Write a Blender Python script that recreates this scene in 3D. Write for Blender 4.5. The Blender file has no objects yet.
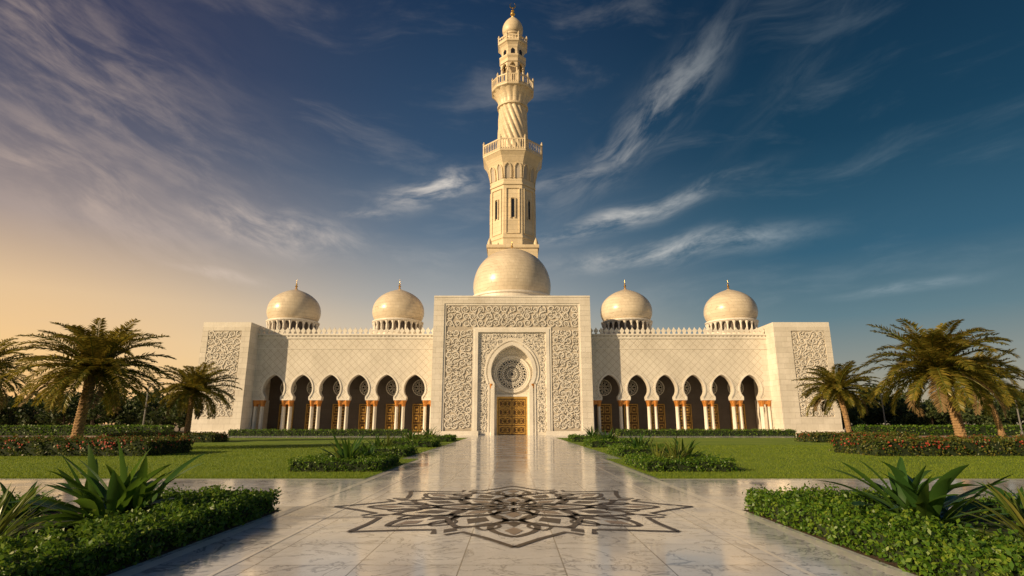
import bpy, math, random
import numpy as np
from math import sin, cos, pi, radians, sqrt, atan2
random.seed(7)
RNG = np.random.default_rng(11)
scene = bpy.context.scene
scene.view_settings.view_transform = 'Standard'
scene.view_settings.look = 'None'
scene.view_settings.exposure = 0

# ------------------------------------------------------------------ helpers
class NT:
    def __init__(s, nt):
        s.nt = nt; s.n = nt.nodes; s.l = nt.links
    def put(s, sock, v):
        if hasattr(v, 'is_output'): s.l.new(v, sock)
        else:
            if isinstance(v, (tuple, list)) and len(v) == 3 and sock.type == 'RGBA': v = (*v, 1)
            sock.default_value = v
    def M(s, op, *a, clamp=False):
        n = s.n.new('ShaderNodeMath'); n.operation = op; n.use_clamp = clamp
        for i, v in enumerate(a): s.put(n.inputs[i], v)
        return n.outputs[0]
    def noise(s, vec, scale, detail=4, rough=.55, dist=0, color=False):
        n = s.n.new('ShaderNodeTexNoise')
        s.put(n.inputs['Vector'], vec); n.inputs['Scale'].default_value = scale
        n.inputs['Detail'].default_value = detail; n.inputs['Roughness'].default_value = rough
        n.inputs['Distortion'].default_value = dist
        return n.outputs['Color' if color else 'Fac']
    def ramp(s, f, stops, interp='LINEAR'):
        n = s.n.new('ShaderNodeValToRGB'); n.color_ramp.interpolation = interp
        e = n.color_ramp.elements
        while len(e) < len(stops): e.new(.5)
        for i, (p, c) in enumerate(stops):
            e[i].position = p
            if not isinstance(c, (tuple, list)): c = (c, c, c)
            e[i].color = (*c, 1)
        s.put(n.inputs[0], f); return n.outputs[0]
    def mix(s, f, a, b, mode='MIX'):
        n = s.n.new('ShaderNodeMixRGB'); n.blend_type = mode
        s.put(n.inputs[0], f); s.put(n.inputs[1], a); s.put(n.inputs[2], b); return n.outputs[0]
    def xyz(s, v):
        n = s.n.new('ShaderNodeSeparateXYZ'); s.put(n.inputs[0], v); return n.outputs
    def vec(s, x, y, z):
        n = s.n.new('ShaderNodeCombineXYZ')
        for i, v in enumerate((x, y, z)): s.put(n.inputs[i], v)
        return n.outputs[0]
    def maprange(s, v, a, b, c=0., d=1., smooth=True):
        n = s.n.new('ShaderNodeMapRange'); n.interpolation_type = 'SMOOTHSTEP' if smooth else 'LINEAR'
        for i, x in enumerate((v, a, b, c, d)): s.put(n.inputs[i], x)
        return n.outputs[0]
    def bump(s, h, strength, dist):
        n = s.n.new('ShaderNodeBump'); n.inputs['Strength'].default_value = strength
        n.inputs['Distance'].default_value = dist; s.put(n.inputs['Height'], h); return n.outputs[0]

def new_mat(name):
    m = bpy.data.materials.new(name); m.use_nodes = True
    t = NT(m.node_tree); p = m.node_tree.nodes['Principled BSDF']
    return m, t, p
def objco(t):
    n = t.n.new('ShaderNodeTexCoord'); return n.outputs['Object']

class MB:
    def __init__(s): s.v = []; s.f = []
    def add(s, vs, fs):
        o = len(s.v); s.v.extend(vs); s.f.extend([tuple(i + o for i in f) for f in fs])
    def box(s, x0, x1, y0, y1, z0, z1):
        s.add([(x0,y0,z0),(x1,y0,z0),(x1,y1,z0),(x0,y1,z0),(x0,y0,z1),(x1,y0,z1),(x1,y1,z1),(x0,y1,z1)],
              [(0,3,2,1),(4,5,6,7),(0,1,5,4),(1,2,6,5),(2,3,7,6),(3,0,4,7)])
    def quad(s, a, b, c, d): s.add([a,b,c,d], [(0,1,2,3)])
    def lathe(s, prof, cx, cy, n=48, twist=0, rot=0, rmod=None):
        vs = []; fs = []
        for j, (r, z) in enumerate(prof):
            for i in range(n):
                a = 2*pi*i/n + rot
                rr = r*(rmod(a, z) if rmod else 1)
                vs.append((cx+rr*cos(a), cy+rr*sin(a), z))
        for j in range(len(prof)-1):
            for i in range(n):
                k = (i+1) % n
                fs.append((j*n+i, j*n+k, (j+1)*n+k, (j+1)*n+i))
        s.add(vs, fs)
    def ribbon(s, pts, w, mp, closed=False, flat=False):
        n = len(pts)
        if n < 2: return
        L = []; R = []
        for i in range(n):
            if closed: a = pts[(i-1) % n]; b = pts[(i+1) % n]
            else: a = pts[max(i-1,0)]; b = pts[min(i+1,n-1)]
            dx, dy = b[0]-a[0], b[1]-a[1]; d = math.hypot(dx, dy) or 1e-6
            ww = w[i] if isinstance(w, (list, tuple)) else w
            nx, ny = -dy/d*ww/2, dx/d*ww/2
            L.append((pts[i][0]+nx, pts[i][1]+ny)); R.append((pts[i][0]-nx, pts[i][1]-ny))
        vs = [mp(*p, 1) for p in L] + [mp(*p, 1) for p in R]
        fs = []; m = n if closed else n-1
        if not flat: vs += [mp(*p, 0) for p in L] + [mp(*p, 0) for p in R]
        for i in range(m):
            k = (i+1) % n
            fs.append((i, k, n+k, n+i))
            if not flat:
                fs.append((2*n+i, 2*n+k, k, i)); fs.append((n+i, n+k, 3*n+k, 3*n+i))
        s.add(vs, fs)
    def poly(s, pts, mp, flat=False):
        n = len(pts)
        vs = [mp(*p, 1) for p in pts]; fs = [tuple(range(n))]
        if not flat:
            vs += [mp(*p, 0) for p in pts]
            fs += [(i, (i+1) % n, n+(i+1) % n, n+i) for i in range(n)]
        s.add(vs, fs)
    def build(s, name, mat, parent=None, smooth=False, recalc=True, angle=None):
        me = bpy.data.meshes.new(name); me.from_pydata(s.v, [], s.f); me.update()
        if recalc:
            import bmesh
            bm = bmesh.new(); bm.from_mesh(me); bmesh.ops.recalc_face_normals(bm, faces=bm.faces); bm.to_mesh(me); bm.free()
        o = bpy.data.objects.new(name, me); scene.collection.objects.link(o)
        if mat: me.materials.append(mat)
        if smooth:
            me.shade_smooth()
            if angle: 
                try: me.set_sharp_from_angle(angle=radians(angle))
                except Exception: pass
        if parent: o.parent = parent
        return o
def empty(name, loc=(0,0,0)):
    e = bpy.data.objects.new(name, None); scene.collection.objects.link(e); e.location = loc; e.empty_display_size = .5
    return e
def tri_mesh(name, V, F, mat, parent=None, k=4):
    me = bpy.data.meshes.new(name); nv = len(V); nf = len(F)
    me.vertices.add(nv); me.vertices.foreach_set('co', np.asarray(V, dtype=np.float32).ravel())
    me.loops.add(nf*k); me.loops.foreach_set('vertex_index', np.asarray(F, dtype=np.int32).ravel())
    me.polygons.add(nf); me.polygons.foreach_set('loop_start', np.arange(0, nf*k, k, dtype=np.int32))
    me.polygons.foreach_set('loop_total', np.full(nf, k, dtype=np.int32))
    me.update(calc_edges=True); me.validate()
    o = bpy.data.objects.new(name, me); scene.collection.objects.link(o); me.materials.append(mat)
    if parent: o.parent = parent
    return o
def catmull(pts, n=6):
    out = []
    P = [pts[0]] + list(pts) + [pts[-1]]
    for i in range(1, len(P)-2):
        for k in range(n):
            t = k/n; r = []
            for d in range(len(pts[0])):
                a, b, c, e = P[i-1][d], P[i][d], P[i+1][d], P[i+2][d]
                r.append(.5*((2*b)+(-a+c)*t+(2*a-5*b+4*c-e)*t*t+(-a+3*b-3*c+e)*t**3))
            out.append(tuple(r))
    out.append(pts[-1]); return out

# ------------------------------------------------------------------ materials
def mat_stone(name, base, var=.12, joints=True, bw=1.6, bh=.8, rough=.45, diamond=0, dirt=.25):
    m, t, p = new_mat(name)
    co = objco(t); x, y, z = t.xyz(co)
    u = t.M('ADD', x, y)
    n1 = t.noise(co, .35, 4); n2 = t.noise(co, 2.6, 5, .6)
    streak = t.noise(t.vec(t.M('MULTIPLY', u, 1.4), 0, t.M('MULTIPLY', z, .12)), 1.0, 4, .6)
    f = t.M('ADD', t.M('MULTIPLY', n1, .5), t.M('ADD', t.M('MULTIPLY', n2, .25), t.M('MULTIPLY', streak, .25)))
    lo = tuple(c*(1-var*1.6) for c in base); hi = tuple(min(1, c*(1+var*.5)) for c in base)
    lo = (lo[0], lo[1]*.98, lo[2]*.95)
    col = t.ramp(f, [(.32, lo), (.62, hi)])
    h = t.M('MULTIPLY', n2, .15)
    if joints:
        b = t.n.new('ShaderNodeTexBrick'); t.put(b.inputs['Vector'], t.vec(u, z, 0))
        b.inputs['Scale'].default_value = 1; b.inputs['Brick Width'].default_value = bw; b.inputs['Row Height'].default_value = bh
        b.inputs['Mortar Size'].default_value = .016; b.inputs['Color1'].default_value = (1,1,1,1); b.inputs['Color2'].default_value = (.88,.875,.86,1)
        b.inputs['Mortar'].default_value = (.62,.60,.56,1)
        col = t.mix(.8, col, b.outputs['Color'], 'MULTIPLY')
        h = t.M('SUBTRACT', h, t.M('MULTIPLY', b.outputs['Fac'], .5))
    if diamond:
        s = diamond
        a1 = t.M('PINGPONG', t.M('DIVIDE', t.M('ADD', u, z), s), .5)
        a2 = t.M('PINGPONG', t.M('DIVIDE', t.M('SUBTRACT', u, z), s), .5)
        d = t.M('MINIMUM', a1, a2)
        line = t.maprange(d, .03, .1)
        inner = t.maprange(t.M('ABSOLUTE', t.M('SUBTRACT', d, .27)), .02, .06)
        pat = t.M('MULTIPLY', line, t.M('ADD', .6, t.M('MULTIPLY', inner, .4)))
        col = t.mix(1, col, t.ramp(pat, [(0, (.78,.75,.70)), (1, (1,1,1))]), 'MULTIPLY')
        h = t.M('ADD', h, t.M('MULTIPLY', pat, .8))
    t.put(p.inputs['Base Color'], col); p.inputs['Roughness'].default_value = rough
    t.put(p.inputs['Normal'], t.bump(h, .5, .06))
    return m
M_WALL = mat_stone('cream_marble', (.82,.775,.70))
M_DIAM = mat_stone('diamond_marble', (.82,.78,.71), joints=False, diamond=1.15)
M_CARV = mat_stone('carved_ground_shaded', (.52,.47,.40), joints=False)  # relief backing, base colour darkened to paint shade into the crevices
M_REL = mat_stone('carved_relief', (.85,.81,.74), joints=False)
M_DOME = mat_stone('dome_marble', (.82,.72,.57), joints=True, bw=.9, bh=.55, rough=.3)
M_MIN = mat_stone('minaret_marble', (.82,.70,.50), joints=True, bw=1.8, bh=.9)
M_TRIM = mat_stone('trim_marble', (.85,.81,.74), joints=False)
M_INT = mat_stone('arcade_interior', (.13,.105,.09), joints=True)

def simple(name, col, rough=.5, metal=0, nscale=3, var=.3, bump=.2, bd=.02, spec=None):
    m, t, p = new_mat(name); co = objco(t); n = t.noise(co, nscale, 5, .6)
    c0 = tuple(c*(1-var) for c in col); c1 = tuple(min(1, c*(1+var)) for c in col)
    t.put(p.inputs['Base Color'], t.ramp(n, [(.3, c0), (.7, c1)]))
    p.inputs['Roughness'].default_value = rough; p.inputs['Metallic'].default_value = metal
    if spec is not None: p.inputs['Specular IOR Level'].default_value = spec
    t.put(p.inputs['Normal'], t.bump(n, bump, bd)); return m
M_GOLD = simple('gold', (.85,.55,.16), .28, 1, 2, .15, .1)
M_GOLDC = simple('gilded_capital', (.62,.26,.06), .4, .35, 3, .2, .2)
M_DOOR = simple('brass_door', (.60,.36,.09), .38, .4, 3, .25)
M_DOORP = simple('door_panel', (.13,.065,.018), .4, .3, 6, .3)
M_GLASS = simple('dark_glass', (.02,.022,.028), .12, 0, 3, .3, .05)
M_SOIL = simple('soil', (.085,.05,.03), .95, 0, 9, .5, 1, .06)
M_BARK = simple('palm_bark', (.32,.20,.10), .9, 0, 6, .45, .8, .05)
M_WOOD = simple('tree_bark', (.10,.07,.05), .9, 0, 6, .4, .6, .05)
M_METAL = simple('grey_metal', (.2,.2,.2), .5, .5, 3, .1)
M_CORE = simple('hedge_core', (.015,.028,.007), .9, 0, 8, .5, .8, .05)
M_INLAY = simple('brown_marble_inlay', (.045,.024,.018), .35, 0, 4, .35, .02, .004, spec=.25)
M_INLAY2 = simple('grey_marble_inlay', (.26,.19,.155), .3, 0, 4, .2, .02, .004, spec=.3)

def leaf_mat(name, cols, rough=.45, trans=.3, tcol=(.12,.2,.03)):
    m, t, p = new_mat(name)
    g = t.n.new('ShaderNodeNewGeometry')
    stops = [(i/(len(cols)-1), c) for i, c in enumerate(cols)]
    co = objco(t); n = t.noise(co, 1.2, 2)
    f = t.M('ADD', t.M('MULTIPLY', g.outputs['Random Per Island'], .75), t.M('MULTIPLY', t.M('SUBTRACT', n, .25), .5), clamp=True)
    c = t.ramp(f, stops)
    t.put(p.inputs['Base Color'], c); p.inputs['Roughness'].default_value = rough
    tr = t.n.new('ShaderNodeBsdfTranslucent'); t.put(tr.inputs[0], t.mix(.5, c, tcol))
    mx = t.n.new('ShaderNodeMixShader'); mx.inputs[0].default_value = trans
    t.l.new(p.outputs[0], mx.inputs[1]); t.l.new(tr.outputs[0], mx.inputs[2])
    t.l.new(mx.outputs[0], t.n['Material Output'].inputs[0]); return m
M_HEDGE = leaf_mat('hedge_leaf', [(.025,.075,.008), (.065,.16,.012), (.13,.24,.018), (.26,.33,.035)], trans=.35, tcol=(.2,.32,.03))
M_HEDGE_FL = leaf_mat('hedge_leaf_mixed', [(.03,.06,.012), (.07,.12,.018), (.14,.15,.025), (.24,.18,.04)])
M_FLOWER = leaf_mat('red_petals', [(.35,.03,.02), (.55,.07,.05), (.60,.16,.10)], .6, .3, (.6,.1,.05))
M_PALM = leaf_mat('palm_leaf', [(.08,.10,.018), (.16,.165,.025), (.29,.24,.04), (.42,.29,.07)], .4, .4, (.5,.38,.06))
M_PALMDRY = leaf_mat('palm_dry', [(.16,.10,.04), (.28,.19,.09)], .7, .2)
M_BROAD = leaf_mat('broad_leaf', [(.03,.085,.018), (.055,.13,.025), (.11,.19,.03)], .26, .35, (.2,.36,.03))
M_YUC = leaf_mat('yucca_leaf', [(.10,.15,.025), (.18,.22,.04), (.30,.28,.07)], .35, .3)
M_TREE = leaf_mat('tree_leaf', [(.015,.03,.009), (.035,.06,.014), (.08,.10,.02)], .6, .2)
M_GRASS = leaf_mat('grass_blade', [(.12,.20,.012), (.20,.29,.018), (.32,.38,.03)], .6, .4, (.38,.46,.03))

m, t, p = new_mat('lawn'); co = objco(t)
n1 = t.noise(co, .25, 4); n2 = t.noise(co, 6, 6, .75); n3 = t.noise(co, 40, 3, .7)
c = t.ramp(t.M('ADD', t.M('MULTIPLY', n1, .45), t.M('ADD', t.M('MULTIPLY', n2, .3), t.M('MULTIPLY', n3, .25))), [(.35, (.10,.19,.010)), (.5, (.19,.30,.016)), (.66, (.30,.38,.03))])
t.put(p.inputs['Base Color'], c); p.inputs['Roughness'].default_value = .9
t.put(p.inputs['Normal'], t.bump(n3, .8, .05)); M_LAWN = m
M_GROUND = simple('sandy_ground', (.40,.32,.23), .95, 0, .3, .2, .4, .05)
# plaza marble
m, t, p = new_mat('polished_marble_paving'); co = objco(t); x, y, z = t.xyz(co)
b = t.n.new('ShaderNodeTexBrick'); t.put(b.inputs['Vector'], t.vec(t.M('ADD', x, .6), y, 0)); b.offset = 0
b.inputs['Scale'].default_value = 1; b.inputs['Brick Width'].default_value = 1.2; b.inputs['Row Height'].default_value = 1.2
b.inputs['Mortar Size'].default_value = .009; b.inputs['Color1'].default_value = (1,1,1,1); b.inputs['Color2'].default_value = (.82,.82,.84,1)
b.inputs['Mortar'].default_value = (.33,.31,.30,1)
cell = t.n.new('ShaderNodeTexWhiteNoise'); t.put(cell.inputs[0], t.vec(t.M('FLOOR', t.M('DIVIDE', t.M('ADD', x, .6), 1.2)), t.M('FLOOR', t.M('DIVIDE', y, 1.2)), 0))
sep = t.xyz(cell.outputs['Color'])
shift = t.vec(t.M('ADD', x, t.M('MULTIPLY', sep[0], 40)), t.M('ADD', y, t.M('MULTIPLY', sep[1], 40)), 0)
w1 = t.noise(shift, .9, 5, .62, 1.6)
vein = t.maprange(t.M('ABSOLUTE', t.M('SUBTRACT', w1, .5)), .0, .028)
w2 = t.noise(shift, 2.4, 5, .6, 1.0)
vein2 = t.maprange(t.M('ABSOLUTE', t.M('SUBTRACT', w2, .47)), .0, .02)
cloud = t.noise(shift, 1.3, 4, .6)
base = t.ramp(cloud, [(.3, (.66,.68,.74)), (.65, (.87,.89,.94))])
base = t.mix(1, base, t.ramp(vein, [(0, (.50,.50,.53)), (1, (1,1,1))]), 'MULTIPLY')
base = t.mix(.6, base, t.ramp(vein2, [(0, (.72,.70,.68)), (1, (1,1,1))]), 'MULTIPLY')
base = t.mix(1, base, b.outputs['Color'], 'MULTIPLY')
t.put(p.inputs['Base Color'], base)
rn = t.noise(co, .8, 4, .65)
t.put(p.inputs['Roughness'], t.M('ADD', t.maprange(rn, .3, .75, .05, .17), t.M('MULTIPLY', sep[2], .04)))
p.inputs['Specular IOR Level'].default_value = .7
t.put(p.inputs['Normal'], t.bump(t.M('SUBTRACT', t.M('MULTIPLY', t.noise(co, 1.5, 3), .25), t.M('MULTIPLY', b.outputs['Fac'], 1)), .2, .006))
M_PAVE = m

# ------------------------------------------------------------------ ground
g = MB(); S = 4000
g.quad((-S,-S,-.03),(S,-S,-.03),(S,S,-.03),(-S,S,-.03)); g.build('ground', M_GROUND, recalc=False)
def rects(name, rs, z, mat):
    g = MB()
    for (a, b_, c_, d) in rs: g.quad((a,c_,z),(b_,c_,z),(b_,d,z),(a,d,z))
    return g.build(name, mat, recalc=False)
rects('marble_plaza', [(-4.4,4.4,-20,28),(-5.2,5.2,28,70),(-60,-4.4,11.6,17.9),(4.4,60,11.6,17.9),(-60,-14.4,-20,11.6),(14.4,60,-20,11.6),(-50,50,70,96)], 0, M_PAVE)
rects('lawn', [(-60,-4.4,17.9,28),(4.4,60,17.9,28),(-60,-5.2,28,70),(5.2,60,28,70)], .004, M_LAWN)
rects('paving_border', [(-4.3,-4.12,-20,28),(4.12,4.3,-20,28),(-3.3,-3.24,-20,70),(3.24,3.3,-20,70),(-60,-4.4,17.6,17.9),(4.4,60,17.6,17.9)], .004, simple('border_marble', (.84,.83,.82), .16, 0, 3, .1, .02, .003))
rects('access_road', [(-400,-62,70,82),(62,400,70,82)], -.02, simple('asphalt', (.10,.098,.095), .9, 0, 4, .2, .5, .01))

# floor inlay
CX, CY, K = 0.03, 12.0, .9
inl = MB(); inl2 = MB()
mpf = lambda u, v, d: (CX+K*u, CY+K*v*1.08, .0045)
mpf2 = lambda u, v, d: (CX+K*u, CY+K*v*1.08, .004)
mpf3 = lambda u, v, d: (CX+K*u, CY+K*v*1.08, .0055)
mpf4 = lambda u, v, d: (CX+K*u, CY+K*v*1.08, .0065)
def petal(cx_a, r1, r2, w, pw=.8, n=22, skew=.0):
    L = []; R = []
    for i in range(n+1):
        s = i/n; r = r1+(r2-r1)*s; lat = w*max(0, sin(pi*s**(1-skew)))**pw
        L.append((r*cos(cx_a)-lat*sin(cx_a), r*sin(cx_a)+lat*cos(cx_a)))
        R.append((r*cos(cx_a)+lat*sin(cx_a), r*sin(cx_a)-lat*cos(cx_a)))
    return L, R
def star(N, ofs, rr, ww, mb=inl, mp=mpf):
    r1, r2, w = rr
    for k in range(N):
        a = 2*pi*k/N+ofs
        L, R = petal(a, r1, r2, w)
        mb.ribbon(L, ww, mp, flat=True); mb.ribbon(R, ww, mp, flat=True)
star(8, pi/8, (.18,1.05,.26), .085)
star(8, 0, (.45,1.75,.42), .11)
star(8, pi/8, (1.1,2.55,.55), .12)
star(16, pi/16, (2.0,2.7,.2), .07)
star(8, 0, (1.6,3.2,.42), .12)
def filled(a, r1, r2, w, mb, mp):
    pts = [(r1,0),((r1+r2)/2-.06*(r2-r1),w),(r2,0),((r1+r2)/2-.06*(r2-r1),-w)]
    mb.poly([(x*cos(a)-y*sin(a), x*sin(a)+y*cos(a)) for x, y in pts], mp, flat=True)
for k in range(8):
    a = pi/4*k
    filled(a, 2.4, 3.05, .16, inl2, mpf2); filled(a+pi/8, 1.45, 2.2, .24, inl, mpf2); filled(a, .75, 1.4, .17, inl2, mpf2)
    filled(a+pi/8, 2.65, 3.1, .13, inl, mpf2); filled(a, 1.8, 2.35, .13, inl, mpf2)
    filled(a+pi/8, .3, .8, .11, inl, mpf2)
    p1 = (2.65*cos(a+pi/8), 2.65*sin(a+pi/8))
    q = (2.65*cos(a+pi/8+pi/4), 2.65*sin(a+pi/8+pi/4)); mid = (1.9*cos(a+pi/4), 1.9*sin(a+pi/4))
    inl.ribbon([p1, mid, q], .11, mpf3, flat=True)
    for sg in (-1, 1):
        P_ = [(3.95*cos(a), 3.95*sin(a)), (3.35*cos(a+sg*.13), 3.35*sin(a+sg*.13)), (2.95*cos(a+sg*.30), 2.95*sin(a+sg*.30)), (3.25*cos(a+sg*.36), 3.25*sin(a+sg*.36))]
        inl.ribbon(P_, .11, mpf4, flat=True)
fi = empty('floor_star_inlay')
inl.build('strapwork', M_INLAY, fi, recalc=False); inl2.build('grey_inserts', M_INLAY2, fi, recalc=False)

# ------------------------------------------------------------------ arches & relief
def arch_profile(R, e, zc, drop, n=14, nb=5):
    out = []
    for i in range(nb):
        th = -radians(drop)*(1-i/nb); out.append((R*cos(th), zc+R*sin(th)))
    Rp = R+e; pm = math.acos(e/Rp)
    for i in range(n+1):
        ph = pm*i/n; out.append((max(0, Rp*cos(ph)-e), zc+Rp*sin(ph)))
    return out
def arch_wall(mb, cx, x0, x1, zb, zt, prof, y0, y1, reveal=None):
    rv = reveal or mb
    P = [(prof[0][0], zb)] + prof if prof[0][1] > zb+1e-3 else prof
    for i in range(len(P)-1):
        (w0, a), (w1, b_) = P[i], P[i+1]
        mb.quad((x0,y0,a),(cx-w0,y0,a),(cx-w1,y0,b_),(x0,y0,b_))
        mb.quad((cx+w0,y0,a),(x1,y0,a),(x1,y0,b_),(cx+w1,y0,b_))
        rv.quad((cx-w0,y0,a),(cx-w0,y1,a),(cx-w1,y1,b_),(cx-w1,y0,b_))
        rv.quad((cx+w0,y0,a),(cx+w0,y1,a),(cx+w1,y1,b_),(cx+w1,y0,b_))
    za = P[-1][1]
    if zt > za: mb.quad((x0,y0,za),(x1,y0,za),(x1,y0,zt),(x0,y0,zt))
    for sx, w in ((x0, cx-P[0][0]), (cx+P[0][0], x1)):
        if P is prof: mb.quad((sx,y0,zb),(w,y0,zb),(w,y1,zb),(sx,y1,zb))
def arch_mould(mb, cx, prof, off, width, yb, yf):
    pts = [(-w, z) for w, z in prof] + [(w, z) for w, z in reversed(prof[:-1])]
    n = len(pts); q = []
    for i in range(n):
        a = pts[max(i-1,0)]; b_ = pts[min(i+1,n-1)]
        dx, dy = b_[0]-a[0], b_[1]-a[1]; d = math.hypot(dx, dy)
        q.append((cx+pts[i][0]-dy/d*off, pts[i][1]+dx/d*off))
    mb.ribbon(q, width, lambda u, v, d: (u, yf if d else yb, v))
def relief(mb, x0, x1, z0, z1, yb, yf, R=.72, mask=None, seed=1):
    rr = random.Random(seed)
    mp = lambda u, v, d: (u, yf if d else yb, v)
    nx = max(1, round((x1-x0)/(R*1.85))); sx = (x1-x0)/nx
    nz = max(1, round((z1-z0)/(R*1.75))); sz = (z1-z0)/nz
    def ok(x, z): return x0+.05 < x < x1-.05 and z0+.05 < z < z1-.05 and (mask is None or mask(x, z))
    for j in range(nz):
        for i in range(nx):
            cx = x0+(i+.5)*sx+rr.uniform(-.1,.1); cz = z0+(j+.5)*sz+rr.uniform(-.08,.08)
            hand = 1 if (i+j) % 2 else -1; a0 = rr.uniform(0, 6.28) if rr.random() < .3 else (pi/2*(i+j))
            pts = []; wd = []; N = 26; turns = 1.6
            for k in range(N+1):
                s = k/N; r = R*(1.02-.86*s); a = a0+hand*turns*2*pi*s
                x, z = cx+r*cos(a), cz+r*sin(a)
                if not ok(x, z):
                    if len(pts) > 2: mb.ribbon(pts, wd, mp)
                    pts = []; wd = []; continue
                pts.append((x, z)); wd.append(.10+.06*sin(pi*s))
                if k % 4 == 1:
                    aa = a+hand*.5; l = rr.uniform(.2,.34)*(1.1-.4*s); da = rr.choice((.35,-.5))+ (0 if s<.5 else 3.0)
                    c2, s2 = cos(aa+da), sin(aa+da)
                    tip = (x+c2*l, z+s2*l)
                    if ok(*tip):
                        mb.poly([(x, z), (x+c2*l*.5-s2*.08, z+s2*l*.5+c2*.08), tip, (x+c2*l*.5+s2*.08, z+s2*l*.5-c2*.08)], mp)
            if len(pts) > 2: mb.ribbon(pts, wd, mp)
            if ok(cx, cz) and ok(cx+.2, cz) and ok(cx-.2, cz):
                mb.poly([(cx+.14*cos(q*pi/3), cz+.14*sin(q*pi/3)) for q in range(6)], mp)
def rose(mb, cx, cz, yb, yf, R, n=12):
    mp = lambda u, v, d: (cx+u, yf if d else yb, cz+v)
    for r, w in ((R,.10*R),(R*.36,.05*R),(R*.14,.05*R),(R*.72,.04*R)):
        mb.ribbon([(r*cos(2*pi*k/40), r*sin(2*pi*k/40)) for k in range(40)], w, mp, closed=True)
    for k in range(n):
        a = 2*pi*k/n
        L, Rr = petal(a, R*.14, R*.97, R*.17, .9, 10)
        mb.ribbon(L, .04*R, mp); mb.ribbon(Rr, .04*R, mp)
        L, Rr = petal(a+pi/n, R*.36, R*.97, R*.11, .9, 8)
        mb.ribbon(L, .035*R, mp); mb.ribbon(Rr, .035*R, mp)

# ------------------------------------------------------------------ MOSQUE
mosque = empty('white_marble_mosque', (0,0,0))
wall = MB(); trim = MB(); diam = MB(); carv = MB(); rel = MB(); inter = MB(); gold = MB(); capm = MB(); door = MB(); doorp = MB(); glass = MB(); grille = MB(); colm = MB()

# portal
Y = 85.0
wall.box(-11.9,-10.3,Y,85.9,0,20.7); wall.box(10.3,11.9,Y,85.9,0,20.7); wall.box(-10.3,10.3,Y,85.9,19.5,20.7)
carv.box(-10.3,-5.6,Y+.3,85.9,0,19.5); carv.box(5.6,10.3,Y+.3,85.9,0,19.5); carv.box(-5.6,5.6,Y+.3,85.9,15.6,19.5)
trim.box(-5.6,-5.1,Y+.08,85.9,0,15.6); trim.box(5.1,5.6,Y+.08,85.9,0,15.6); trim.box(-5.1,5.1,Y+.08,85.9,15.1,15.6)
for sx in (-1, 1):
    a, b_ = sorted((sx*10.3, sx*10.02)); trim.box(a,b_,Y+.12,Y+.3,0.6,19.22)
    a, b_ = sorted((sx*5.6, sx*5.9)); trim.box(a,b_,Y+.16,Y+.3,0.6,15.6)
    relief(rel, *sorted((sx*5.95, sx*9.98)), .9, 15.5, Y+.3, Y+.14, .62, seed=3+sx)
trim.box(-10.3,10.3,Y+.12,Y+.3,19.22,19.5); trim.box(-5.9,5.9,Y+.16,Y+.3,15.6,15.85)
relief(rel, -9.98, 9.98, 15.9, 19.18, Y+.3, Y+.14, .62, seed=9)
trim.box(-12.0,-4.9,Y-.12,Y-.0,0,.6); trim.box(4.9,12.0,Y-.12,Y-.0,0,.6)
trim.box(-11.9,11.9,Y-.08,Y,20.45,20.7)
prof = arch_profile(3.1, .9, 9.2, 34, 16, 6)
arch_wall(wall, 0, -5.1, 5.1, 0, 15.1, prof, Y+.5, Y+2.4)
arch_mould(trim, 0, [(prof[0][0], .0)]+prof, .28, .5, Y+.5, Y+.32)
arch_mould(trim, 0, [(prof[0][0], .0)]+prof, .85, .22, Y+.5, Y+.38)
def wprof(z, off):
    if z < prof[0][1]: return prof[0][0]+off
    for (w0, a), (w1, b_) in zip(prof, prof[1:]):
        if a <= z <= b_: return w0+(w1-w0)*(z-a)/(b_-a)+off
    return off if z > prof[-1][1]+off else off*.9
relief(rel, -4.95, 4.95, .4, 14.95, Y+.5, Y+.4, .48, mask=lambda x, z: z > prof[-1][1]+1.2 or abs(x) > wprof(z, 1.15)+(.5 if z > 11 else 0), seed=21)
YB = Y+2.4
wall.box(-11.9,-5.1,85.9,93,0,20.7); wall.box(5.1,11.9,85.9,93,0,20.7); wall.box(-5.1,5.1,85.9,93,15.1,20.7)
wall.box(-5.1,5.1,YB,93,0,15.1)
glass.add([(0,YB-.05,8.95)]+[(2.35*cos(2*pi*k/40), YB-.05, 8.95+2.35*sin(2*pi*k/40)) for k in range(40)], [(0,k+1,(k+1)%40+1) for k in range(40)])
rose(grille, 0, 8.95, YB-.05, YB-.18, 2.35, 14)
trim.ribbon([(2.65*cos(2*pi*k/48), 8.95+2.65*sin(2*pi*k/48)) for k in range(48)], .3, lambda u, v, d: (u, YB-.3 if d else YB, v), closed=True)
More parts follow.
